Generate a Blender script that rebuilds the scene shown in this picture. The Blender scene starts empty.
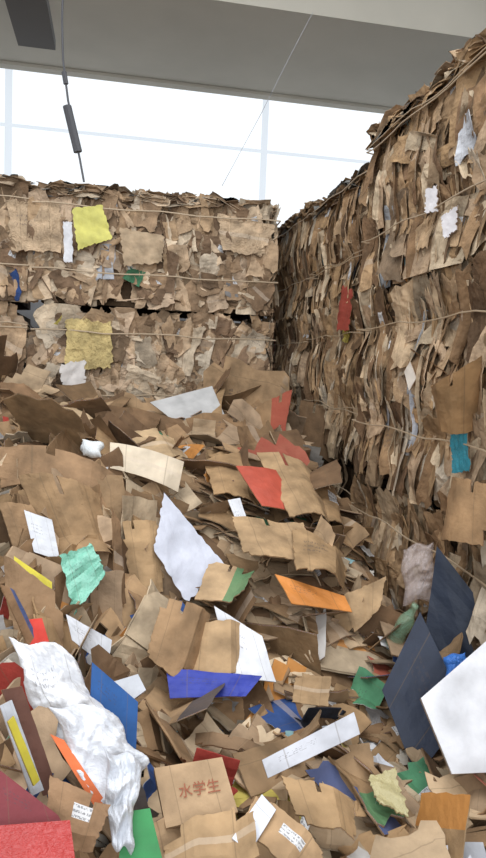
import bpy, math
import numpy as np
from mathutils import Vector, Matrix
rng = np.random.default_rng(41)
U = lambda a, b: float(rng.uniform(a, b))

# ------------------------------------------------------------------ colour
def lin(c):
    c = np.array(c, float) / 255.0
    return np.where(c <= 0.04045, c / 12.92, ((c + 0.055) / 1.055) ** 2.4)

# ------------------------------------------------------------------ camera
FPX = 673.0
CAM = Vector((0, 0, 1.7))
yaw, pitch, roll = math.radians(11.1), math.radians(5.0), math.radians(2.3)
fw = Vector((math.sin(yaw) * math.cos(pitch), math.cos(yaw) * math.cos(pitch), -math.sin(pitch)))
r0 = Vector((math.cos(yaw), -math.sin(yaw), 0))
u0 = r0.cross(fw)
rt = r0 * math.cos(roll) + u0 * math.sin(roll)
up = u0 * math.cos(roll) - r0 * math.sin(roll)
cd = bpy.data.cameras.new('camera')
cam = bpy.data.objects.new('camera', cd)
bpy.context.collection.objects.link(cam)
M = Matrix((rt, up, -fw)).transposed().to_4x4()
M.translation = CAM
cam.matrix_world = M
cd.sensor_fit = 'VERTICAL'
cd.sensor_height = 24
cd.lens = 24 * FPX / 858
cd.clip_start = 0.05
bpy.context.scene.camera = cam

def ray(px, py):
    return (rt * ((px - 243) / FPX) + up * ((429 - py) / FPX) + fw).normalized()

# ------------------------------------------------------------------ pile height field
PY = [0.0, 1.0, 1.6, 2.3, 3.0, 3.8, 4.3, 5.0, 5.9]
PZ = [0.36, 0.40, 0.44, 0.45, 0.70, 1.06, 1.16, 1.27, 1.42]
def sm(a, b, x):
    t = np.clip((x - a) / (b - a), 0, 1)
    return t * t * (3 - 2 * t)
def hgt(x, y):
    z = np.interp(y, PY, PZ)
    z = z + 0.22 * sm(0.45, -0.3, x) * sm(1.0, 1.8, y) * sm(4.6, 3.2, y)
    z = z + 0.10 * sm(0.2, -0.8, x) * sm(4.0, 5.2, y)
    z = z - 0.18 * sm(1.0, 1.35, x) * sm(2.4, 3.0, y) * sm(5.4, 4.4, y)
    z = z - 0.12 * sm(0.75, 0.95, x) * sm(1.35, 1.15, x) * sm(1.4, 1.8, y) * sm(3.0, 2.5, y)
    z = z + 0.10 * sm(1.05, 1.45, x) * sm(3.0, 2.4, y)
    z = z + 0.035 * np.sin(3.1 * x + 1.3 * y) * np.cos(2.3 * y - 1.7 * x + 1)
    z = z + 0.02 * np.sin(7.3 * x + 2) * np.cos(6.1 * y)
    return z
def hnorm(x, y):
    e = 0.06
    n = Vector((-(hgt(x + e, y) - hgt(x - e, y)) / (2 * e), -(hgt(x, y + e) - hgt(x, y - e)) / (2 * e), 1))
    return n.normalized()
XW_FAR, XW_NEAR, YSTEP, YF = 1.60, 1.47, 3.85, 5.82
def hit(px, py):
    d = ray(px, py)
    t = 0.7
    while t < 12:
        p = CAM + d * t
        xw = XW_NEAR - 0.05 if p.y < YSTEP else XW_FAR - 0.05
        if p.z < hgt(p.x, p.y) + 0.03 or p.x > xw or p.y > YF - 0.06:
            return p
        t += 0.01
    return CAM + d * 6

# ------------------------------------------------------------------ mesh builder
class MB:
    def __init__(s):
        s.V, s.F, s.C, s.S, s.MI, s.n = [], [], [], [], [], 0
    def add(s, V, F, col, suv=None, mat=0):
        V = np.asarray(V, float)
        n = len(V)
        col = np.asarray(col, float)
        if col.ndim == 1:
            col = np.tile(col, (n, 1))
        if suv is None:
            suv = np.zeros((n, 3)); suv[:, 2] = 0.95
        s.V.append(V); s.C.append(col); s.S.append(suv)
        o = s.n
        s.F.extend([tuple(i + o for i in f) for f in F])
        s.MI.extend([mat] * len(F))
        s.n += n
    def build(s, name, mats, smooth=False, parent=None):
        me = bpy.data.meshes.new(name)
        V = np.concatenate(s.V)
        me.from_pydata(V.tolist(), [], s.F)
        for m in mats:
            me.materials.append(m)
        me.polygons.foreach_set('material_index', s.MI)
        C = np.concatenate(s.C)
        a = me.attributes.new('Col', 'FLOAT_COLOR', 'POINT')
        a.data.foreach_set('color', np.concatenate([C, np.ones((len(C), 1))], 1).astype(np.float32).ravel())
        b = me.attributes.new('suv', 'FLOAT_VECTOR', 'POINT')
        b.data.foreach_set('vector', np.concatenate(s.S).astype(np.float32).ravel())
        if smooth:
            me.polygons.foreach_set('use_smooth', [True] * len(me.polygons))
        me.update()
        o = bpy.data.objects.new(name, me)
        bpy.context.collection.objects.link(o)
        if parent:
            o.parent = parent
        return o

_topo = {}
def topo(nx, ny, mask=None):
    key = (nx, ny, None if mask is None else mask.tobytes())
    if key in _topo:
        return _topo[key]
    if mask is None:
        mask = np.ones((nx, ny), bool)
    Mn = (nx + 1) * (ny + 1)
    I = lambda i, j: i * (ny + 1) + j
    F = []
    edges = {}
    for i in range(nx):
        for j in range(ny):
            if not mask[i, j]:
                continue
            q = [I(i, j), I(i + 1, j), I(i + 1, j + 1), I(i, j + 1)]
            F.append(tuple(q))
            F.append(tuple(Mn + k for k in reversed(q)))
            for k in range(4):
                a, b = q[k], q[(k + 1) % 4]
                if (b, a) in edges:
                    del edges[(b, a)]
                else:
                    edges[(a, b)] = 1
    for (a, b) in edges:
        F.append((b, a, a + Mn, b + Mn))
    _topo[key] = F
    return F

MASKS = []
for k in range(10):
    m = np.ones((6, 6), bool)
    for c in range(rng.integers(1, 4)):
        w = rng.integers(0, 4)
        a, b = rng.integers(1, 3), rng.integers(1, 3)
        if w == 0: m[:a, :b] = False
        if w == 1: m[-a:, :b] = False
        if w == 2: m[:a, -b:] = False
        if w == 3: m[-a:, -b:] = False
    if k % 3 == 0:
        m[3, 5] = False
    MASKS.append(m)

def crumple(x, y, amp, fr, octs=1):
    z = np.zeros_like(x)
    for o_ in range(octs):
        for k in range(4):
            a = U(0, 6.28); f = fr * U(0.6, 1.8) * (2.6 ** o_)
            ph = (x * math.cos(a) + y * math.sin(a)) * f + U(0, 6.28)
            z += (np.abs(((ph / 3.1416) % 2) - 1) - 0.5) * (1.0 if k < 3 else .6) * (.38 ** o_)
    return z * amp * 0.7

def sheet(w, l, t=0.004, nx=6, ny=6, mask=None, curl=0.0, fold=0.0, amp=0.0, skew=0.1, jit=0.0):
    u = np.linspace(-.5, .5, nx + 1); v = np.linspace(-.5, .5, ny + 1)
    Ug, Vg = np.meshgrid(u, v, indexing='ij')
    sk = rng.uniform(-skew, skew, 4)
    X = Ug * w * (1 + sk[0] * 2 * Vg) + sk[1] * l * Vg * .6
    Y = Vg * l * (1 + sk[2] * 2 * Ug) + sk[3] * w * Ug * .6
    if jit:
        edge = (np.abs(Ug) > .49) | (np.abs(Vg) > .49)
        X = X + rng.uniform(-jit, jit, X.shape) * w * (0.3 + edge)
        Y = Y + rng.uniform(-jit, jit, X.shape) * l * (0.3 + edge)
    Z = np.zeros_like(X)
    if curl:
        a = U(0, 3.14)
        s_ = X * math.cos(a) + Y * math.sin(a)
        Z += curl * s_ ** 2 / max(w, l)
    if amp:
        Z += crumple(X, Y, amp, 5.0 / max(0.05, min(w, l)))
    if fold:
        x0 = u[rng.integers(1, nx)] * w
        m_ = X > x0
        dx = X - x0
        Z = np.where(m_, Z * math.cos(fold) + dx * math.sin(fold), Z)
        X = np.where(m_, x0 + dx * math.cos(fold), X)
    top = np.stack([X, Y, Z], -1).reshape(-1, 3)
    bot = top.copy(); bot[:, 2] -= t
    S = np.stack([Ug, Vg, np.full_like(Ug, U(0, 1))], -1).reshape(-1, 3)
    S2 = S.copy(); S2[:, 2] = 0.95
    return np.concatenate([top, bot]), topo(nx, ny, mask), np.concatenate([S, S2])

def frame(n, spin):
    n = Vector(n).normalized()
    a = Vector((0, 0, 1)) if abs(n.z) < .9 else Vector((1, 0, 0))
    x = a.cross(n).normalized()
    y = n.cross(x)
    c, s_ = math.cos(spin), math.sin(spin)
    return np.array([x * c + y * s_, y * c - x * s_, n])   # rows

def place(V, n, spin, p):
    return V @ frame(n, spin) + np.array(p)

KR = [(192, 161, 126), (182, 150, 114), (172, 140, 103), (202, 175, 142), (160, 129, 96), (190, 162, 132), (140, 110, 80), (210, 188, 158), (128, 100, 74)]
def kraft(k=1.0, grey=0.0):
    c = lin(KR[rng.integers(0, len(KR))]) * U(.8, 1.12) * k
    if grey:
        m = c.mean()
        c = c * (1 - grey) + np.array([m * 1.08, m, m * .9]) * grey
    return c
ACC = [(228, 228, 228), (215, 218, 226), (232, 232, 230), (222, 224, 230), (170, 66, 56), (56, 84, 140), (84, 140, 104), (205, 140, 74), (210, 192, 100), (46, 50, 62), (140, 178, 182), (205, 196, 182), (215, 206, 190), (230, 225, 215), (150, 146, 144), (196, 200, 206)]
def accent():
    return lin(ACC[rng.integers(0, len(ACC))])

# ------------------------------------------------------------------ materials
def newmat(name):
    m = bpy.data.materials.new(name); m.use_nodes = True
    nt = m.node_tree
    return m, nt, nt.nodes['Principled BSDF']
def math_node(nt, op, a, b=None, c=None):
    n = nt.nodes.new('ShaderNodeMath'); n.operation = op
    for i, v in enumerate([a, b, c]):
        if v is None: continue
        if isinstance(v, (int, float)): n.inputs[i].default_value = v
        else: nt.links.new(v, n.inputs[i])
    return n.outputs[0]
def mixc(nt, fac, a, b, blend='MIX'):
    n = nt.nodes.new('ShaderNodeMix'); n.data_type = 'RGBA'; n.blend_type = blend
    fi = [s for s in n.inputs if s.name == 'Factor' and s.type == 'VALUE'][0]
    ai = [s for s in n.inputs if s.name == 'A' and s.type == 'RGBA'][0]
    bi = [s for s in n.inputs if s.name == 'B' and s.type == 'RGBA'][0]
    for s, v in ((fi, fac), (ai, a), (bi, b)):
        if isinstance(v, (int, float)): s.default_value = v
        elif isinstance(v, tuple): s.default_value = v
        else: nt.links.new(v, s)
    return [o for o in n.outputs if o.type == 'RGBA'][0]
def noise_tex(nt, vec, scale, detail=3):
    n = nt.nodes.new('ShaderNodeTexNoise'); n.inputs['Scale'].default_value = scale; n.inputs['Detail'].default_value = detail
    if vec is not None: nt.links.new(vec, n.inputs['Vector'])
    return n.outputs['Fac']

def attr_material(name, rough, prints=True, bump=0.25, var=0.35, spec=0.3, alpha=1.0, bscale=28, wrinkle=0.0, wamt=1.0, blocks=True):
    m, nt, b = newmat(name)
    ca = nt.nodes.new('ShaderNodeAttribute'); ca.attribute_name = 'Col'
    geo = nt.nodes.new('ShaderNodeNewGeometry')
    n1 = noise_tex(nt, geo.outputs['Position'], 9, 5)
    mr = nt.nodes.new('ShaderNodeMapRange')
    nt.links.new(n1, mr.inputs['Value'])
    mr.inputs['From Min'].default_value = .3; mr.inputs['From Max'].default_value = .7
    mr.inputs['To Min'].default_value = 1 - var; mr.inputs['To Max'].default_value = 1 + var * .35
    comb = nt.nodes.new('ShaderNodeCombineColor')
    for i in range(3): nt.links.new(mr.outputs[0], comb.inputs[i])
    col = mixc(nt, 1.0, ca.outputs['Color'], comb.outputs[0], 'MULTIPLY')
    if prints:
        sa = nt.nodes.new('ShaderNodeAttribute'); sa.attribute_name = 'suv'
        sp = nt.nodes.new('ShaderNodeSeparateXYZ'); nt.links.new(sa.outputs['Vector'], sp.inputs[0])
        u, v, idn = sp.outputs
        A = lambda x, y: math_node(nt, 'MULTIPLY', x, y)
        LT = lambda x, y: math_node(nt, 'LESS_THAN', x, y)
        GT = lambda x, y: math_node(nt, 'GREATER_THAN', x, y)
        AB = lambda x: math_node(nt, 'ABSOLUTE', x)
        SU = lambda x, y: math_node(nt, 'SUBTRACT', x, y)
        if blocks:
            cr = nt.nodes.new('ShaderNodeValToRGB'); cr.color_ramp.interpolation = 'CONSTANT'
            els = cr.color_ramp.elements
            els[0].position = 0; els[0].color = (.35, .06, .04, 1)
            els[1].position = .25; els[1].color = (.04, .10, .28, 1)
            for ps, cc in ((.45, (.55, .23, .05, 1)), (.6, (.06, .22, .1, 1)), (.75, (.6, .6, .6, 1)), (.9, (.05, .05, .06, 1))):
                e = els.new(ps); e.color = cc
            nt.links.new(math_node(nt, 'FRACT', A(idn, 171.0)), cr.inputs[0])
            blk = A(A(GT(idn, .80), LT(idn, .88)), GT(u, .1))
            col = mixc(nt, A(blk, .8), col, cr.outputs[0])
        mp = nt.nodes.new('ShaderNodeMapping'); nt.links.new(sa.outputs['Vector'], mp.inputs[0])
        mp.inputs['Scale'].default_value = (44, 20, 97)
        nn = noise_tex(nt, mp.outputs[0], 1.0, 2)
        ink = GT(nn, 0.53)
        rows = LT(math_node(nt, 'FRACT', A(v, 11.0)), 0.5)
        bx = LT(AB(SU(u, -.15)), 0.2); by = LT(AB(SU(v, .12)), 0.14)
        has = LT(idn, 0.2)
        f = A(A(A(ink, rows), A(A(bx, by), has)), .45)
        col = mixc(nt, f, col, (0.06, 0.05, 0.06, 1))
        t1 = LT(AB(v), 0.06); t2 = A(GT(idn, 0.56), LT(idn, 0.66))
        col = mixc(nt, A(A(t1, t2), 0.35), col, (0.60, 0.50, 0.40, 1))
        l1 = LT(AB(SU(v, .12)), 0.13); l2 = LT(AB(SU(u, .1)), 0.16); l3 = A(GT(idn, 0.7), LT(idn, 0.78))
        # barcode-like bars on labels
        bars = GT(nn, 0.5)
        lab = mixc(nt, A(A(bars, rows), .7), (.66, .66, .67, 1), (.12, .12, .13, 1))
        col = mixc(nt, A(A(l1, l2), l3), col, lab)
        sc_ = A(LT(AB(SU(AB(u), .28)), .007), LT(idn, .8))
        col = mixc(nt, A(sc_, .35), col, (.14, .1, .06, 1))
    nt.links.new(col, b.inputs['Base Color'])
    b.inputs['Roughness'].default_value = rough
    b.inputs['Specular IOR Level'].default_value = spec
    b.inputs['Alpha'].default_value = alpha
    if bump:
        bp = nt.nodes.new('ShaderNodeBump'); bp.inputs['Strength'].default_value = bump; bp.inputs['Distance'].default_value = .02
        h = noise_tex(nt, geo.outputs['Position'], bscale, 5)
        if wrinkle:
            vo = nt.nodes.new('ShaderNodeTexVoronoi'); vo.inputs['Scale'].default_value = wrinkle
            mp2 = nt.nodes.new('ShaderNodeMapping'); mp2.inputs['Scale'].default_value = (1, 1, .5)
            nt.links.new(geo.outputs['Position'], mp2.inputs[0])
            ad = nt.nodes.new('ShaderNodeVectorMath'); ad.operation = 'ADD'
            nz = nt.nodes.new('ShaderNodeTexNoise'); nz.inputs['Scale'].default_value = wrinkle
            sc = nt.nodes.new('ShaderNodeVectorMath'); sc.operation = 'SCALE'; sc.inputs['Scale'].default_value = .12
            nt.links.new(nz.outputs['Color'], sc.inputs[0])
            nt.links.new(mp2.outputs[0], ad.inputs[0]); nt.links.new(sc.outputs[0], ad.inputs[1])
            nt.links.new(ad.outputs[0], vo.inputs['Vector'])
            h = math_node(nt, 'ADD', h, math_node(nt, 'MULTIPLY', vo.outputs['Distance'], wamt))
        nt.links.new(h, bp.inputs['Height'])
        nt.links.new(bp.outputs[0], b.inputs['Normal'])
    return m
M_CARD = attr_material('cardboard', .85, bump=.55, bscale=16, var=.42)
M_PRESS = attr_material('pressed_cardboard', .88, bump=.85, var=.45, bscale=22, wrinkle=11, blocks=False)
M_PLAS = attr_material('plastic_film', .33, prints=False, var=.12, bump=.5, spec=.5, bscale=18, wrinkle=14, wamt=.35)
M_PRINT = attr_material('printed_film', .33, prints=True, var=.12, bump=.5, spec=.5, bscale=18, wrinkle=14, wamt=.35, blocks=False)
M_CLEAR = attr_material('clear_film', .2, prints=False, var=.1, bump=.4, spec=.6, alpha=.4)
M_PAPER = attr_material('coated_paper', .5, prints=True, var=.25, bump=.2)

def simple(name, col, rough=.7, metal=0, var=.12, scale=3, bump=0):
    m, nt, b = newmat(name)
    geo = nt.nodes.new('ShaderNodeNewGeometry')
    n = noise_tex(nt, geo.outputs['Position'], scale, 5)
    c = lin(col)
    out = mixc(nt, n, tuple(c * (1 - var)) + (1,), tuple(np.minimum(c * (1 + var), 1)) + (1,))
    nt.links.new(out, b.inputs['Base Color'])
    b.inputs['Roughness'].default_value = rough; b.inputs['Metallic'].default_value = metal
    if bump:
        bp = nt.nodes.new('ShaderNodeBump'); bp.inputs['Strength'].default_value = bump
        nt.links.new(n, bp.inputs['Height']); nt.links.new(bp.outputs[0], b.inputs['Normal'])
    return m
M_WIRE = simple('baling_wire', (178, 158, 132), .5, .2)
M_CONC = simple('concrete', (174, 169, 157), .9, var=.14, scale=1.6, bump=.1)
M_WALL = simple('white_plaster', (225, 228, 234), .9, var=.04)
M_DARK = simple('dark_metal', (62, 62, 64), .5, var=.1)
M_CABLE = simple('cable_rubber', (84, 84, 88), .6)
M_GREY = simple('grey_wire', (150, 150, 155), .6)
M_FLOOR = simple('concrete_floor', (120, 115, 108), .9, scale=2)
M_FRAME = bpy.data.materials.new('glare_washed_bar'); M_FRAME.use_nodes = True  # translucency puts window glare into the bars so they look washed out
nt = M_FRAME.node_tree; nt.nodes.clear()
o_ = nt.nodes.new('ShaderNodeOutputMaterial'); tr = nt.nodes.new('ShaderNodeBsdfTranslucent')
nz = nt.nodes.new('ShaderNodeTexNoise'); nz.inputs['Scale'].default_value = 2
nt.links.new(mixc(nt, nz.outputs['Fac'], (.76, .78, .81, 1), (.80, .83, .85, 1)), tr.inputs[0])
nt.links.new(tr.outputs[0], o_.inputs[0])

# ------------------------------------------------------------------ room
def box(mb, a, b, col=(1, 1, 1), mat=0):
    x0, y0, z0 = a; x1, y1, z1 = b
    V = [(x0, y0, z0), (x1, y0, z0), (x1, y1, z0), (x0, y1, z0), (x0, y0, z1), (x1, y0, z1), (x1, y1, z1), (x0, y1, z1)]
    F = [(0, 3, 2, 1), (4, 5, 6, 7), (0, 1, 5, 4), (1, 2, 6, 5), (2, 3, 7, 6), (3, 0, 4, 7)]
    mb.add(V, F, col, mat=mat)
def boxobj(name, mat, *boxes):
    mb = MB()
    for a, b in boxes: box(mb, a, b)
    return mb.build(name, [mat])
boxobj('floor', M_FLOOR, ((-6, -4, -.1), (6, 9, 0)))
boxobj('wall_back', M_WALL, ((-6, 8.2, 0), (6, 8.4, 2.6)))
boxobj('wall_left', M_WALL, ((-6.2, -4, 0), (-6, 8.2, 5.9)))
boxobj('wall_right', M_WALL, ((6, -4, 0), (6.2, 8.2, 5.9)))
boxobj('ceiling', M_CONC, ((-6, 5.2, 5.7), (6, 9, 5.85)), ((-6, -4, 5.7), (6, -1.5, 5.85)), ((-6, -1.5, 5.7), (-3.5, 5.2, 5.85)), ((3.5, -1.5, 5.7), (6, 5.2, 5.85)))
boxobj('ceiling_beam', M_CONC, ((-6, 5.86, 4.76), (6, 7.56, 5.68)), ((-6, 7.56, 4.73), (6, 7.68, 5.68)))
k = MB()
def bar(x0, x1, z0, z1):
    k.add([(x0, 8.25, z0), (x1, 8.25, z0), (x1, 8.25, z1), (x0, 8.25, z1)], [(0, 1, 2, 3)], (1, 1, 1))
bar(-6, 6, 4.33, 4.37); bar(-6, 6, 2.6, 2.68); bar(-6, 6, 5.3, 5.4)
for x in (-4.2, -1.22, 1.74, 4.7):
    bar(x - .04, x + .04, 2.68, 4.33); bar(x - .04, x + .04, 4.37, 5.3)
k.build('window_1', [M_FRAME])

# ------------------------------------------------------------------ tubes
def tube(mb, pts, r, col=(1, 1, 1), mat=0, seg=5):
    pts = [Vector(p) for p in pts]
    V = []; F = []
    for i, p in enumerate(pts):
        d = (pts[min(i + 1, len(pts) - 1)] - pts[max(i - 1, 0)]).normalized()
        a = Vector((0, 0, 1)) if abs(d.z) < .9 else Vector((1, 0, 0))
        x = a.cross(d).normalized(); y = d.cross(x)
        for k in range(seg):
            an = 2 * math.pi * k / seg
            V.append(tuple(p + (x * math.cos(an) + y * math.sin(an)) * r))
        if i:
            for k in range(seg):
                F.append(((i - 1) * seg + k, (i - 1) * seg + (k + 1) % seg, i * seg + (k + 1) % seg, i * seg + k))
    F.append(tuple(range(seg))[::-1]); F.append(tuple((len(pts) - 1) * seg + k for k in range(seg)))
    mb.add(V, F, col, mat=mat)

# ------------------------------------------------------------------ bales
WZ = [0.40, 0.92, 1.44, 1.96, 2.47, 2.98]
def wire_pinch(z):
    return 0.045 * np.abs(np.sin(math.pi * (z - 1.44) / 0.515))
def make_bale(x0, x1, y0, y1, z0, z1, faces, style, tone=1.0, wr=.007, density=95):
    mb = MB()
    ins = .08
    grey = .2 if style == 'flat' else .0
    nx = max(3, int((x1 - x0) / .12)); ny = max(3, int((y1 - y0) / .12)); nz = max(3, int((z1 - z0) / .12))
    def panel(o, a, b, na, nb, n):
        o, a, b, n = map(np.array, (o, a, b, n))
        V = []; F = []
        for i in range(na + 1):
            for j in range(nb + 1):
                e = 0 if i in (0, na) or j in (0, nb) else U(-.03, .02)
                V.append(o + a * i / na + b * j / nb + n * e)
        for i in range(na):
            for j in range(nb):
                F.append((i * (nb + 1) + j, (i + 1) * (nb + 1) + j, (i + 1) * (nb + 1) + j + 1, i * (nb + 1) + j + 1))
        mb.add(V, F, lin((88, 69, 50)))  # dark core colour paints crevice shade behind the flakes
    X0, X1, Y0, Y1, Z0, Z1 = x0 + ins, x1 - ins, y0 + ins, y1 - ins, z0 + .01, z1 - ins * .6
    dx, dy, dz = X1 - X0, Y1 - Y0, Z1 - Z0
    panel((X0, Y0, Z0), (dx, 0, 0), (0, 0, dz), nx, nz, (0, -1, 0))
    panel((X0, Y1, Z0), (0, 0, dz), (dx, 0, 0), nz, nx, (0, 1, 0))
    panel((X0, Y0, Z0), (0, 0, dz), (0, dy, 0), nz, ny, (-1, 0, 0))
    panel((X1, Y0, Z0), (0, dy, 0), (0, 0, dz), ny, nz, (1, 0, 0))
    panel((X0, Y0, Z1), (dx, 0, 0), (0, dy, 0), nx, ny, (0, 0, 1))
    panel((X0, Y0, Z0), (0, dy, 0), (dx, 0, 0), ny, nx, (0, 0, -1))
    for f in faces:
        if f == '-y': o, a, n, L = (x0, y0), (1, 0), (0, -1), x1 - x0
        if f == '-x': o, a, n, L = (x0, y0), (0, 1), (-1, 0), y1 - y0
        if f == '+x': o, a, n, L = (x1, y0), (0, 1), (1, 0), y1 - y0
        if f == 'top':
            cnt = int((x1 - x0) * (y1 - y0) * 90)
            for k in range(cnt):
                V, F, S = sheet(U(.1, .32), U(.1, .32), .005, 4, 5, curl=U(-.8, .8), amp=.02, jit=.07)
                nn = (rng.normal(0, .35), rng.normal(0, .35), 1)
                px_, py_ = U(x0 + .05, x1 - .05), U(y0 + .05, y1 - .05)
                if k < cnt * .4:
                    if '-y' in faces and x0 < 1: py_ = y0 + U(.0, .14); nn = (rng.normal(0, .4), -U(-.3, 1.4), 1)
                    else: px_ = x0 + U(.0, .14); nn = (-U(-.3, 1.4), rng.normal(0, .4), 1)
                V = place(V, nn, U(0, 6.28), (px_, py_, z1 - .01))
                V[:, 2] = z1 - .02 + .10 * np.tanh((V[:, 2] - z1 + .02) / .12)
                V[:, 0] = np.clip(V[:, 0], x0 - .05, x1 + .05); V[:, 1] = np.clip(V[:, 1], y0 - .05, y1 + .05)
                c = lin((120, 118, 114)) if rng.random() < .14 else kraft(tone * U(.6, .95), grey)
                mb.add(V, F, c, S)
            continue
        cnt = int(L * (z1 - z0) * density)
        nvec = np.array([n[0], n[1], 0.0])
        fo = np.array([o[0], o[1], 0.0])
        for k in range(cnt):
            lay = k / cnt
            r = rng.random()
            if style == 'flat':
                if r < .25: w, h = U(.14, .32), U(.18, .4)
                elif r < .55: w, h = U(.04, .1), U(.12, .4)
                else: w, h = U(.08, .22), U(.1, .28)
                tv = .42; th = .2; sq = .044
            else:
                if r < .35: w, h = U(.12, .32), U(.18, .45)
                else: w, h = U(.04, .15), U(.15, .5)
                tv = .48; th = .15; sq = .042
            s_ = U(.02, L - .02); z = U(z0 + h * .3, z1 - h * .3)
            dpt = -.065 + .055 * lay + U(-.016, .016)
            V, F, S = sheet(w, h, .005, 5, 7, curl=U(-1., 1.), amp=U(.008, .028), jit=.05, fold=U(-1.5, 1.5) if rng.random() < .45 else 0, skew=.14)
            nt_, nh_ = rng.normal(0, tv), rng.normal(0, th)
            nn = (n[0] + a[0] * nt_, n[1] + a[1] * nt_, nh_)
            spin = rng.normal(0, .2 if style != 'flat' else .35)
            if rng.random() < (.2 if style == 'flat' else .08): spin += 1.57
            p = (o[0] + a[0] * s_ + n[0] * dpt, o[1] + a[1] * s_ + n[1] * dpt, z)
            V = place(V, nn, spin, p)
            d_ = (V - fo) @ nvec
            nd = dpt + sq * np.tanh((d_ - dpt) / (sq * 1.6)) + wire_pinch(V[:, 2])
            V = V + (nd - d_)[:, None] * nvec
            V[:, 2] = np.clip(V[:, 2], z0 - .01, z1 + .03)
            along = (V[:, 0] * a[0] + V[:, 1] * a[1])
            lo = (o[0] * a[0] + o[1] * a[1]); cl = np.clip(along, lo - .02, lo + L + .02)
            V[:, 0] += (cl - along) * a[0]; V[:, 1] += (cl - along) * a[1]
            r_ = rng.random()
            if r_ < .02: c = accent() * .75
            elif r_ < .055: c = lin((206, 190, 168))
            elif r_ < .15: c = kraft(.55 * tone, grey)
            else: c = kraft(tone * U(.85, 1.05), grey)
            mb.add(V, F, c, S)
    for wz in WZ:
        if wz < z0 or wz > z1: continue
        e = .055
        if x0 > 1: ring = [(x0 - e, y0 + .02), (x1 + e, y0 + .02), (x1 + e, y1 - .02), (x0 - e, y1 - .02), (x0 - e, y0 + .02)]
        else: ring = [(x0 + .02, y0 - e), (x1 + e * .5, y0 - e), (x1 + e * .5, y1 + e), (x0 + .02, y1 + e), (x0 + .02, y0 - e)]
        off = U(-.015, .015)
        for rep in range(2 if rng.random() < .3 else 1):
            P = []
            for q in range(4):
                for i in range(14):
                    t = i / 14
                    xx = ring[q][0] * (1 - t) + ring[q + 1][0] * t; yy = ring[q][1] * (1 - t) + ring[q + 1][1] * t
                    P.append((xx, yy, wz + off + rep * (.022 + .015 * math.sin(i * .6)) + .008 * math.sin(i * 1.1 + q) + U(-.004, .004)))
            P.append(P[0])
            tube(mb, P, wr * (1 - .2 * rep), mat=1)
    return mb.build('cardboard_bale', [M_PRESS, M_WIRE])

ROWS = [(0.0, 1.08), (1.10, 2.17), (2.19, 3.14)]
for z0, z1 in ROWS:
    topf = ['top'] if z1 > 3 else []
    for (xa, xb) in ((-2.75, -.72), (-.68, 1.36)):
        if z1 < 1.2:
            make_bale(xa, xb, 5.82, 7.0, z0, z1, ['-y'], 'flat', density=8)
        else:
            make_bale(xa, xb, 5.82, 7.0, z0, z1 + U(-.02, .02), ['-y'] + (['+x'] if xb > 1 else []) + topf, 'flat', wr=.0066, density=220, tone=1.24)
    for (ya, yb, xw, dz) in ((.4, 2.05, 1.47, .0), (2.1, 3.82, 1.46, -.06), (3.9, 5.35, 1.60, -.12), (5.4, 6.95, 1.60, -.06)):
        zz1 = z1 + (dz if z1 > 3 else 0)
        if z1 < 1.2 and ya > 3: d_ = 30
        else: d_ = 230
        make_bale(xw, xw + 1.15, ya, yb, z0, zz1, ['-x'] + (['-y'] if (abs(ya - .4) < .1 or abs(ya - 2.1) < .1) else []) + topf, 'edge', tone=1.02, wr=.004, density=d_)

# ------------------------------------------------------------------ loose pile
mb = MB()
gx = np.linspace(-2.9, 1.40, 60); gy = np.linspace(0.1, 5.74, 80)
V = []; F = []
for x in gx:
    for y in gy:
        V.append((x, y, hgt(x, y) - .26 + U(-.03, .03)))
for i in range(59):
    for j in range(79):
        F.append((i * 80 + j, (i + 1) * 80 + j, (i + 1) * 80 + j + 1, i * 80 + j + 1))
mb.add(V, F, lin((70, 54, 40)))  # dark base colour paints the shade in gaps between loose sheets
def orient(mode, x, y):
    hn = hnorm(x, y)
    if mode == 'mound':
        return Vector((.24 + rng.normal(0, .15), -.20 + rng.normal(0, .16), 1)), U(-1.5, .2), rng.normal(.1, .4) + (1.57 if rng.random() < .5 else 0)
    if mode == 'left':
        return hn + Vector((rng.normal(.4, .4), rng.normal(-.3, .35), 0)), U(-.7, .7), U(0, 6.28)
    if mode == 'stand':
        return Vector((rng.normal(.75, .3), rng.normal(-.7, .25), rng.normal(.35, .15))), U(-.4, .4), rng.normal(.3, .5)
    return hn + Vector((rng.normal(0, .24), rng.normal(-.1, .26), 0)), U(-.7, .7), U(0, 6.28)
def clampwall(V):
    V[:, 0] = np.where(V[:, 0] > 1.36, 1.36 + .055 * np.tanh((V[:, 0] - 1.36) / .055), V[:, 0])
    V[:, 1] = np.minimum(V[:, 1], 5.74)
    return V
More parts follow.
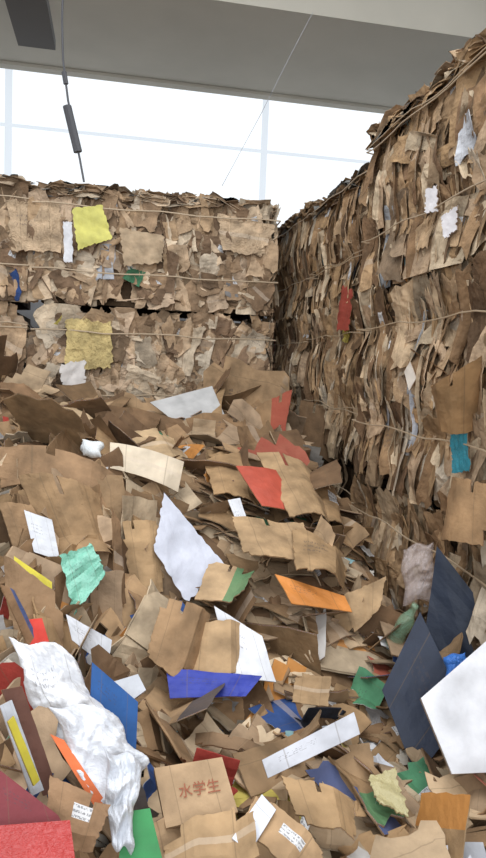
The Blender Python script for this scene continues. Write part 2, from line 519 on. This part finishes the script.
def scatter(cnt, xr, yr, size, mode, acc=.08, zoff=(-.18, .04)):
    for k in range(cnt):
        x, y = U(*xr), U(*yr)
        w = U(*size); l = w * U(.5, 1.5)
        is_acc = rng.random() < acc
        cap = .16 + .13 * max(0, y - .9)
        if is_acc: cap = min(cap, .26)
        sc = min(1.0, cap / max(w, l)); w *= sc; l *= sc
        nn, curl, spin = orient(mode, x, y)
        mask = MASKS[rng.integers(0, 10)] if rng.random() < .6 else None
        fold = U(-1.5, 1.5) if rng.random() < .45 else 0
        crumpled = rng.random() < .42
        V, F, S = sheet(w, l, .007 if not is_acc else .003, 6, 6, mask, curl, fold, amp=U(.012, .035) * min(1, w / .3) if crumpled else U(.002, .009), skew=.05, jit=.06 if crumpled else .015)
        x = min(x, 1.40 - w * .3); y = min(y, 5.70 - w * .3)
        zo = zoff[0] + (zoff[1] - zoff[0]) * (k / cnt) + U(-.02, .02)
        V = clampwall(place(V, nn, spin, (x, y, hgt(x, y) + zo)))
        c = accent() if is_acc else kraft(U(.7, 1.04))
        n_ = len(V) // 2
        C = np.concatenate([np.tile(c, (n_, 1)), np.tile(kraft(.62) if not is_acc else lin((200, 198, 194)), (n_, 1))])  # kraft undersides coloured darker to paint shade beneath the sheets
        mb.add(V, F, C, S)
def carton(w, l, h, ang):
    """collapsed carton sleeve: four panels with flaps at both open ends"""
    VV, FF, SS, o = [], [], [], 0
    cs = [(0, 0), (w, 0), (w + h * math.cos(ang), h * math.sin(ang)), (h * math.cos(ang), h * math.sin(ang))]
    idn = U(0, 1)
    def pan(p, a, b, id_):
        nonlocal o
        p, a, b = map(np.array, (p, a, b))
        n = np.cross(a, b); n = n / max(1e-6, np.linalg.norm(n))
        u = np.linspace(0, 1, 4)
        Ug, Vg = np.meshgrid(u, u, indexing='ij')
        P = p + Ug[..., None] * a + Vg[..., None] * b + (rng.uniform(-.005, .005, Ug.shape))[..., None] * n
        P = P.reshape(-1, 3)
        S = np.stack([Ug - .5, Vg - .5, np.full_like(Ug, id_)], -1).reshape(-1, 3)
        VV.append(P); VV.append(P - n * .006); SS.append(S); SS.append(S)
        FF.extend([tuple(i + o for i in f) for f in topo(3, 3)]); o += 32
    for i in range(4):
        p, q = cs[i], cs[(i + 1) % 4]
        a = (q[0] - p[0], 0, q[1] - p[1])
        pan((p[0], 0, p[1]), a, (0, l, 0), idn if i % 2 == 0 else .95)
        nrm = np.array([a[2], 0, -a[0]]); nrm = nrm / np.linalg.norm(nrm)
        for (y0, sg) in ((0, -1), (l, 1)):
            if rng.random() < .8:
                fl = min(w, h) * U(.35, .6); an = U(-.9, 1.3)
                d = np.array([0, sg * math.cos(an), 0]) * fl + nrm * math.sin(an) * fl
                pan((p[0] + a[0] * .02, y0, p[1] + a[2] * .02), np.array(a) * .96, d, .95)
    V = np.concatenate(VV); V = V - V.mean(0)
    return V, FF, np.concatenate(SS)
def cartons(cnt, xr, yr, mode, zo=(-.08, .02), size=(.16, .36), colored=.12):
    for k in range(cnt):
        x, y = U(*xr), U(*yr)
        V, F, S = carton(U(*size), U(*size), U(.06, .18), U(.15, .8) if rng.random() < .7 else U(.9, 1.57))
        nn, _, spin = orient(mode, x, y)
        V = clampwall(place(V, nn, spin, (min(x, 1.1), min(y, 5.35), hgt(x, y) + U(*zo))))
        mb.add(V, F, accent() * .85 if rng.random() < colored else kraft(U(.75, 1.0)), S)
scatter(420, (-2.6, 1.35), (3.6, 5.7), (.22, .6), 'flat', .08)
scatter(360, (-1.6, .55), (1.0, 4.4), (.16, .5), 'left', .18)
scatter(560, (.35, 1.3), (2.2, 4.2), (.22, .52), 'mound', .05, (-.2, .03))
scatter(240, (.35, 1.3), (2.2, 4.3), (.1, .28), 'mound', .14, (-.1, .05))
scatter(340, (.0, 1.4), (.9, 2.5), (.12, .42), 'flat', .15)
scatter(260, (.95, 1.42), (1.3, 5.5), (.08, .26), 'left', .22, (-.14, .04))
scatter(130, (-2.6, -.8), (.8, 4.5), (.2, .5), 'flat', .1)
scatter(170, (-.7, .35), (1.1, 2.9), (.12, .3), 'stand', .45, (-.10, .04))
scatter(80, (-1.2, .3), (2.6, 4.2), (.2, .45), 'stand', .1, (-.10, .05))
cartons(30, (-1.8, 1.1), (4.0, 5.4), 'flat')
cartons(26, (-1.0, .4), (1.9, 4.0), 'left')
cartons(18, (.1, 1.2), (1.1, 2.4), 'flat', size=(.09, .2), zo=(-.09, .0))
cartons(16, (-.6, .1), (1.2, 2.2), 'left', size=(.08, .18), zo=(-.1, .0), colored=.55)
cartons(10, (.45, 1.0), (2.6, 4.0), 'mound')
scatter(650, (-1.0, 1.42), (1.0, 5.0), (.03, .10), 'left', .42, (-.12, .05))
mb.build('cardboard_pile', [M_CARD])

# ------------------------------------------------------------------ individual pieces
FLAT = (0, -.35, .94); LEAN = (0, -.75, .66)
RW = (-1, -.25, .12); BW = (0.05, -1, .08)
def piece(name, q, n=FLAT, lift=.06, col=(190, 155, 115), mat=None, t=.006, bulge=0.0, amp=0.0, puff=0.0, nx=8, ny=8, idn=.95, back=None, smooth=False, ragged=0.0, parent=None, at=None, plain=False):
    """Flat or puffed item resting on the heap: its four corners lie in one real plane through the heap surface."""
    cx = sum(p[0] for p in q) / 4; cy = sum(p[1] for p in q) / 4
    p0 = hit(*(at or (cx, cy)))
    n = Vector(n).normalized()
    p0 = p0 + n * lift
    C = []
    for (a, b) in q:
        d = ray(a, b)
        tt = (p0 - CAM).dot(n) / d.dot(n)
        C.append(np.array(CAM + d * tt))
    octs = 1
    L = np.linalg.norm(C[1] - C[0]); H = np.linalg.norm(C[3] - C[0])
    card = mat is None and not plain
    if card and not amp:
        amp = min(.008, .035 * min(L, H)); ragged = ragged or .018 * min(L, H); idn = U(0, .9) if idn == .95 else idn
    if mat is M_PAPER and not amp and t < .01:
        amp = min(.004, .03 * min(L, H))
    if puff: nx = ny = 40; octs = 3
    if amp and not puff: nx = ny = 16; octs = 2
    u = np.linspace(0, 1, nx + 1); v = np.linspace(0, 1, ny + 1)
    Ug, Vg = np.meshgrid(u, v, indexing='ij')
    P = (C[0][None, None] * ((1 - Ug) * (1 - Vg))[..., None] + C[1][None, None] * (Ug * (1 - Vg))[..., None]
         + C[2][None, None] * (Ug * Vg)[..., None] + C[3][None, None] * ((1 - Ug) * Vg)[..., None])
    nv = np.array(n)
    D = bulge * (1 - (2 * Ug - 1) ** 2)
    if amp: D = D + crumple(Ug * L, Vg * H, amp, 6 / max(.08, min(L, H)), octs)
    mask = None
    if card and nx == 16:
        # flaps bent along the score lines, notched / torn corners
        sg = 1 if rng.random() < .5 else -1
        D = D + sg * np.maximum(0, Ug - U(.65, .8)) * L * U(.3, .9)
        if rng.random() < .6: D = D - np.maximum(0, U(.2, .35) - Ug) * L * U(.2, .7)
        if rng.random() < .5: D = D + np.maximum(0, Vg - .75) * H * U(-.8, .6)
        mask = np.ones((16, 16), bool)
        for _ in range(rng.integers(1, 4)):
            a_, b_ = rng.integers(1, 5), rng.integers(1, 5)
            xs = slice(0, a_) if rng.random() < .5 else slice(16 - a_, 16)
            ys = slice(0, b_) if rng.random() < .5 else slice(16 - b_, 16)
            mask[xs, ys] = False
        if rng.random() < .5:
            c_ = rng.integers(3, 13); mask[c_:c_ + 1, :rng.integers(2, 5)] = False
    env = (np.clip(1 - (2 * Ug - 1) ** 4, 0, 1) * np.clip(1 - (2 * Vg - 1) ** 4, 0, 1)) ** .6
    ax1 = (C[1] - C[0]) / L; ax2 = (C[3] - C[0]) / H
    if puff:
        P = P + (.05 * L * np.sin(Vg * 9 + U(0, 6)))[..., None] * ax1 + (.04 * H * np.sin(Ug * 8 + U(0, 6)))[..., None] * ax2
    if ragged:
        edge = ((Ug < .01) | (Ug > .99) | (Vg < .01) | (Vg > .99))
        P = P + (rng.uniform(-ragged, ragged, Ug.shape) * edge)[..., None] * ax1 + (rng.uniform(-ragged, ragged, Ug.shape) * edge)[..., None] * ax2
    top = P + (D + puff * env)[..., None] * nv
    bot = P + (D - puff * .3 * env - t)[..., None] * nv
    S = np.stack([Ug - .5, .5 - Vg, np.full_like(Ug, idn)], -1).reshape(-1, 3)
    S2 = S.copy(); S2[:, 2] = .95
    c = lin(col); cb = lin(back) if back else (c if puff else lin((160, 128, 94)))
    k = MB(); m_ = (nx + 1) * (ny + 1)
    k.add(np.concatenate([top.reshape(-1, 3), bot.reshape(-1, 3)]), topo(nx, ny, mask), np.concatenate([np.tile(c, (m_, 1)), np.tile(cb, (m_, 1))]), np.concatenate([S, S2]))
    ob = k.build(name, [mat or M_CARD], smooth=smooth or puff > 0, parent=parent)
    return ob, C, n

W = (222, 224, 230)
CS = 'cardboard_sheet'
# back of heap
piece(CS, [(0, 432), (146, 482), (140, 524), (0, 482)], (.1, -.7, .7), .16, (150, 120, 90), bulge=.03)
piece(CS, [(92, 398), (250, 436), (250, 450), (100, 428)], (0, -.9, .45), .14, (124, 97, 71))
piece(CS, [(48, 392), (112, 428), (98, 446), (18, 424)], FLAT, .14, (192, 166, 132), idn=.6)
piece('white_board', [(150, 402), (212, 386), (228, 422), (182, 428)], (0, -.6, .8), .2, (190, 189, 188), M_PAPER)
piece(CS, [(108, 436), (172, 424), (192, 456), (122, 464)], FLAT, .17, (190, 162, 126))
piece('folded_carton', [(110, 442), (184, 462), (178, 492), (110, 468)], (0, -.8, .6), .19, (216, 200, 176), M_PAPER, bulge=.03, idn=.6)
piece('white_paper_cup', [(80, 440), (104, 443), (100, 458), (82, 455)], LEAN, .18, (225, 230, 232), M_PLAS, puff=.03)
piece(CS, [(246, 418), (294, 392), (282, 468), (258, 440)], (-.5, -.8, .4), .18, (150, 120, 88), bulge=.08)
piece(CS, [(186, 412), (258, 418), (262, 450), (196, 446)], (0, -.7, .7), .12, (146, 116, 85), bulge=.02)
piece(CS, [(300, 400), (340, 412), (330, 470), (296, 450)], (-.5, -.8, .4), .05, (110, 86, 62), bulge=.04)
piece('turquoise_wrapper', [(58, 428), (76, 424), (80, 436), (64, 440)], FLAT, .15, (70, 175, 180), M_PLAS, amp=.01)
piece(CS, [(0, 382), (30, 384), (60, 412), (2, 420)], (0.2, -.8, .6), .12, (140, 110, 82))
# mound
piece('red_folder', [(236, 466), (276, 470), (302, 514), (262, 506)], (.2, -.45, .85), .17, (190, 88, 70), M_PAPER, bulge=.01, idn=.95)
piece(CS, [(258, 448), (322, 470), (338, 520), (292, 512)], (.2, -.3, .9), .11, (176, 146, 110), bulge=.02, idn=.4)
piece(CS, [(205, 455), (250, 452), (262, 500), (215, 490)], (.1, -.35, .9), .10, (165, 134, 98))
piece(CS, [(232, 516), (300, 530), (318, 566), (246, 556)], (.2, -.3, .9), .14, (182, 152, 116), bulge=.02, idn=.4)
piece(CS, [(292, 528), (352, 560), (350, 580), (296, 572)], (.3, -.3, .9), .13, (170, 140, 104), bulge=.03)
piece(CS, [(306, 470), (346, 500), (352, 530), (318, 520)], (.4, -.3, .85), .10, (160, 130, 95), bulge=.02)
piece('orange_envelope', [(275, 574), (345, 596), (352, 612), (292, 603)], (.2, -.5, .8), .17, (214, 140, 74), M_PAPER, idn=.1)
piece('white_paper_sheet', [(228, 500), (240, 498), (254, 540), (246, 545)], (.2, -.6, .8), .17, W, M_PAPER, idn=.18)
piece('white_plastic_sheet', [(164, 494), (226, 566), (186, 602), (154, 548)], (.1, -.75, .65), .24, (200, 203, 216), M_PAPER, amp=.007, ragged=.006)
piece(CS, [(210, 560), (256, 572), (240, 604), (195, 600)], FLAT, .15, (190, 160, 124))
piece('blue_carton', [(166, 668), (262, 676), (246, 696), (170, 698)], (0, -.6, .8), .20, (50, 64, 160), M_PAPER, idn=.1)
piece('white_paper_sheet', [(214, 606), (262, 636), (276, 682), (234, 678)], (0, -.65, .75), .23, (218, 220, 226), M_PAPER, idn=.18)
piece(CS, [(163, 596), (214, 612), (188, 692), (146, 656)], (.15, -.75, .6), .28, (162, 131, 98), bulge=.02, idn=.4)
piece(CS, [(190, 624), (248, 620), (252, 670), (182, 682)], (0, -.7, .7), .25, (184, 154, 118), bulge=.02, idn=.4)
piece(CS, [(196, 728), (262, 742), (248, 752), (196, 742)], FLAT, .14, (140, 114, 88))
piece('magazine', [(262, 760), (354, 712), (360, 734), (268, 778)], (0, -.7, .7), .22, (206, 208, 216), M_PAPER, idn=.18)
piece(CS, [(296, 672), (330, 678), (326, 708), (292, 702)], LEAN, .22, (178, 148, 112))
piece(CS, [(330, 600), (384, 580), (378, 612), (346, 640)], (-.2, -.8, .6), .17, (184, 154, 118), bulge=.02)
# right side
piece('navy_board', [(437, 546), (488, 612), (492, 690), (424, 640)], (-.62, -.72, .3), .2, (44, 52, 68), M_PAPER, at=(440, 620))
piece('navy_board', [(420, 612), (468, 712), (416, 778), (382, 690)], (-.35, -.8, .5), .22, (50, 58, 76), M_PAPER, idn=.1)
piece('foam_board', [(421, 698), (492, 636), (496, 772), (452, 774)], (-.2, -.75, .62), .28, (226, 227, 232), M_PAPER, t=.02)
piece('blue_plastic_bag', [(444, 656), (466, 652), (470, 680), (447, 684)], (-.4, -.8, .4), .32, (60, 120, 205), M_PLAS, puff=.03, amp=.01)
piece('clear_plastic_bag', [(402, 548), (432, 542), (440, 598), (404, 604)], (-.5, -.8, .3), .16, (205, 190, 186), M_CLEAR, puff=.05, amp=.02)
piece('yellow_plastic_bag', [(368, 776), (394, 770), (410, 816), (378, 802)], FLAT, .14, (184, 174, 130), M_PLAS, amp=.008, ragged=.004)
piece('red_wrapper', [(434, 800), (456, 806), (450, 842), (438, 838)], FLAT, .15, (165, 60, 60), M_PLAS, amp=.006, ragged=.003)
# bottom centre
tb, C, n = piece('printed_carton', [(154, 768), (222, 757), (238, 812), (166, 828)], (0, -.6, .8), .22, (190, 160, 126), t=.02, bulge=.0, idn=.4, plain=True)
piece(CS, [(164, 822), (250, 806), (256, 870), (168, 870)], FLAT, .15, (176, 146, 110), idn=.6)
piece('shipping_label_sheet', [(232, 838), (262, 794), (276, 810), (250, 852)], FLAT, .19, (214, 218, 228), M_PAPER, idn=.18)
piece(CS, [(258, 792), (330, 846), (306, 880), (240, 826)], FLAT, .16, (184, 152, 116), idn=.73)
piece(CS, [(282, 776), (356, 790), (360, 830), (300, 824)], FLAT, .14, (170, 140, 104))
# bottom left
piece('white_mailing_bag', [(10, 640), (62, 648), (116, 722), (50, 752)], (.1, -.7, .7), .24, (226, 227, 231), M_PRINT, puff=.035, amp=.032, idn=.18)
piece('white_mailing_bag', [(48, 706), (112, 708), (144, 762), (92, 810)], (.1, -.7, .7), .23, (220, 223, 230), M_PLAS, puff=.04, amp=.034)
piece('white_mailing_bag', [(104, 748), (141, 760), (130, 852), (110, 846)], (.1, -.8, .6), .23, (216, 220, 228), M_PLAS, puff=.025, amp=.022)
piece('teal_plastic_bag', [(60, 556), (92, 544), (106, 574), (74, 614)], (.1, -.8, .6), .22, (128, 192, 170), M_PRINT, amp=.012, ragged=.006, idn=.18)
piece('yellow_strip', [(14, 556), (52, 582), (52, 593), (14, 567)], LEAN, .18, (215, 200, 60), M_PAPER)
piece('red_carton', [(24, 620), (42, 618), (52, 652), (30, 652)], LEAN, .22, (200, 56, 42), M_PAPER)
piece('maroon_carton', [(-8, 764), (58, 815), (70, 836), (-8, 826)], (.1, -.7, .7), .22, (126, 54, 60), M_PAPER, t=.02, idn=.12)
piece('red_plastic_box', [(-8, 826), (70, 820), (76, 866), (-8, 870)], (.1, -.5, .85), .23, (172, 46, 42), M_PLAS, t=.04)
piece('blue_packet', [(92, 662), (138, 702), (136, 752), (90, 704)], (.1, -.85, .5), .28, (36, 86, 148), M_PAPER, t=.02, idn=.18)
piece('white_carton', [(112, 682), (138, 674), (146, 690), (124, 706)], LEAN, .25, (208, 212, 220), M_PAPER, t=.02)
piece(CS, [(50, 776), (112, 802), (92, 852), (44, 842)], (.1, -.7, .7), .2, (156, 124, 94))
piece('orange_strip', [(50, 734), (64, 740), (106, 802), (94, 806)], LEAN, .19, (210, 108, 60), M_PAPER)
piece('green_carton', [(124, 812), (150, 808), (164, 866), (118, 866)], LEAN, .17, (62, 140, 84), M_PAPER)
piece(CS, [(4, 552), (62, 598), (62, 662), (12, 640)], (.2, -.8, .5), .15, (152, 122, 92))
piece(CS, [(112, 508), (124, 528), (130, 602), (116, 606)], (.6, -.7, .3), .17, (134, 106, 79))
piece(CS, [(120, 520), (162, 520), (166, 590), (134, 596)], (.1, -.8, .55), .13, (172, 142, 106))
piece('white_paper_sheet', [(66, 614), (112, 640), (108, 668), (72, 640)], (.1, -.8, .55), .2, (214, 216, 222), M_PAPER, idn=.18)
piece('white_paper_sheet', [(24, 510), (52, 520), (60, 560), (34, 552)], LEAN, .15, (206, 208, 214), M_PAPER, idn=.18)
piece(CS, [(20, 468), (100, 490), (118, 560), (60, 560)], (.25, -.7, .6), .12, (160, 130, 96), bulge=.03)
piece('brown_folder', [(2, 690), (22, 686), (58, 790), (44, 796)], (.6, -.7, .3), .18, (108, 76, 66), M_PAPER)
piece('white_paper_sheet', [(0, 706), (12, 700), (44, 790), (32, 796)], (.6, -.7, .3), .19, (200, 204, 212), M_PAPER, idn=.18)
piece('yellow_strip', [(8, 722), (14, 716), (40, 780), (34, 786)], (.6, -.7, .3), .21, (206, 192, 70), M_PAPER)
piece(CS, [(0, 584), (16, 590), (70, 700), (56, 706)], (.6, -.7, .3), .16, (150, 118, 88))
piece(CS, [(0, 500), (30, 506), (66, 570), (20, 560)], (.4, -.7, .5), .10, (158, 128, 96))
# pieces caught in the bale faces
piece('yellow_paper', [(72, 208), (102, 205), (112, 238), (78, 250)], BW, .03, (214, 208, 112), M_PAPER, amp=.008, ragged=.008)
piece(CS, [(120, 228), (164, 236), (162, 262), (124, 266)], (.1, -1, -.2), .04, (200, 176, 146), amp=.008, ragged=.01, plain=True)
piece('yellow_kraft_sheet', [(66, 318), (112, 316), (112, 368), (66, 370)], BW, .0, (206, 184, 128), M_PRESS, amp=.024, ragged=.015)
piece('white_scrap', [(60, 364), (86, 360), (84, 388), (62, 388)], BW, .03, (216, 210, 206), M_PAPER, amp=.008, ragged=.015)
piece(CS, [(218, 214), (276, 226), (262, 256), (222, 250)], (0, -1, .2), .0, (196, 170, 140), M_PRESS, amp=.02, ragged=.012, idn=.6)
piece(CS, [(8, 200), (60, 202), (62, 252), (10, 250)], BW, .0, (196, 170, 140), M_PRESS, amp=.024, ragged=.012, idn=.18)
piece('white_scrap', [(63, 222), (72, 222), (73, 262), (64, 262)], BW, .03, (220, 220, 224), M_PAPER, amp=.004, ragged=.006)
piece('red_scrap', [(342, 286), (353, 290), (348, 330), (336, 330)], RW, .03, (150, 66, 54), M_PAPER, amp=.004, ragged=.012)
piece('white_scrap', [(425, 190), (437, 186), (437, 212), (425, 212)], RW, .03, (216, 212, 214), M_PAPER, amp=.002, ragged=.008)
piece('white_scrap', [(441, 216), (457, 206), (455, 232), (444, 238)], RW, .03, (212, 208, 210), M_PAPER, amp=.002, ragged=.008)
piece('white_scrap', [(404, 372), (410, 362), (416, 378), (409, 391)], RW, .04, (218, 208, 196), M_PAPER)
piece('teal_wrapper', [(450, 434), (466, 432), (470, 470), (453, 474)], RW, .04, (40, 124, 140), M_PLAS, amp=.004, ragged=.006)
piece(CS, [(428, 388), (482, 356), (478, 432), (436, 424)], (-.9, -.6, -.35), .10, (160, 126, 88), bulge=.07, idn=.4)
piece(CS, [(448, 476), (492, 486), (492, 548), (440, 540)], (-1, -.3, .3), .08, (166, 132, 96), bulge=.05, idn=.4)

# red printed characters on carton
try:
    tc = bpy.data.curves.new('carton_print', 'FONT'); tc.body = '水学生'; tc.size = .036; tc.align_x = 'CENTER'; tc.align_y = 'CENTER'; tc.extrude = .0005
    to = bpy.data.objects.new('carton_print', tc); bpy.context.collection.objects.link(to)
    Cc = [Vector(c) for c in C]
    ctr = Cc[0] * .22 + Cc[1] * .28 + Cc[2] * .28 + Cc[3] * .22 + n * .003
    xa = (Cc[1] - Cc[0]).normalized(); ya = n.cross(xa).normalized()
    Mx = Matrix((xa, ya, n)).transposed().to_4x4(); Mx.translation = ctr
    to.matrix_world = Mx
    tc.materials.append(simple('red_ink', (150, 88, 64), .8))
    to.parent = tb
except Exception as e:
    print('text', e)

# bottle
def lathe(name, prof, base, axis, mat, seg=20):
    V = []; F = []
    fr_ = frame(axis, 0)
    for (r, z) in prof:
        for k in range(seg):
            a = 2 * math.pi * k / seg
            V.append((r * math.cos(a), r * math.sin(a), z))
    for i in range(len(prof) - 1):
        for k in range(seg):
            F.append((i * seg + k, i * seg + (k + 1) % seg, (i + 1) * seg + (k + 1) % seg, (i + 1) * seg + k))
    V = np.array(V) @ fr_ + np.array(base)
    k = MB(); k.add(V, F, lin((150, 190, 160)))
    return k.build(name, [mat], smooth=True)
lathe('plastic_bottle', [(0, 0), (.03, 0), (.033, .01), (.033, .06), (.029, .08), (.033, .10), (.032, .14), (.014, .18), (.013, .20), (.015, .2), (.015, .215), (0, .215)],
      hit(386, 655) + Vector((0, -.05, .06)), (.3, -.2, .8), M_CLEAR)

# ------------------------------------------------------------------ hanging things
def at_y(px, py, y):
    d = ray(px, py); return CAM + d * (y / d.y)
k = MB()
P = [at_y(*q) for q in ((63, -12, 5.7), (62, 20, 5.7), (63, 60, 5.7), (68, 100, 5.7), (74, 130, 5.7), (80, 160, 5.7), (84, 182, 5.7))]
tube(k, P, .009)
a, b = at_y(67, 106, 5.7), at_y(78, 152, 5.7)
tube(k, [a, a.lerp(b, .1), a.lerp(b, .5), a.lerp(b, .9), b], .034, seg=8)
a, b = at_y(64, 72, 5.7), at_y(66, 84, 5.7)
tube(k, [a, b], .02, seg=8)
k.build('hanging_cable', [M_CABLE])
k = MB()
P = [at_y(313, 12, 5.7), at_y(290, 56, 5.7), at_y(262, 112, 5.7), at_y(222, 186, 5.7)]
tube(k, P, .0025)
k.build('ceiling_wire', [M_GREY])
k = MB()
a = at_y(37, 48, 5.3)
x, z = a.x, a.z
box(k, (x - .13, 4.3, z), (x + .13, 5.3, z + .07)); box(k, (x - .08, 4.35, z + .07), (x + .08, 5.25, z + .16))
for yy in (4.5, 5.1):
    box(k, (x - .012, yy, z + .16), (x + .012, yy + .02, 5.7))
k.build('ceiling_light_fixture', [M_DARK])

# ------------------------------------------------------------------ light
w = bpy.data.worlds.new('world'); bpy.context.scene.world = w; w.use_nodes = True
bg = w.node_tree.nodes['Background']
bg.inputs[0].default_value = (.90, .95, 1, 1); bg.inputs[1].default_value = 1.15
def area(name, loc, rot, sx, sy, e, col=(1, 1, 1)):
    l = bpy.data.lights.new(name, 'AREA'); l.shape = 'RECTANGLE'; l.size = sx; l.size_y = sy; l.energy = e; l.color = col
    o = bpy.data.objects.new(name, l); bpy.context.collection.objects.link(o); o.location = loc; o.rotation_euler = rot
    return o
area('overhead_fill', (0, 1.8, 5.65), (0, 0, 0), 5, 4, 215, (.98, .99, 1))  # added fill lamp under the ceiling opening, brightens the heap from above
area('front_fill', (-.8, -3.5, 3.2), (math.radians(82), 0, 0), 5, 3, 165, (.98, .99, 1))  # added fill lamp behind the camera, brightens the bale faces
vs = bpy.context.scene.view_settings
vs.view_transform = 'Standard'; vs.look = 'None'; vs.exposure = 0.05
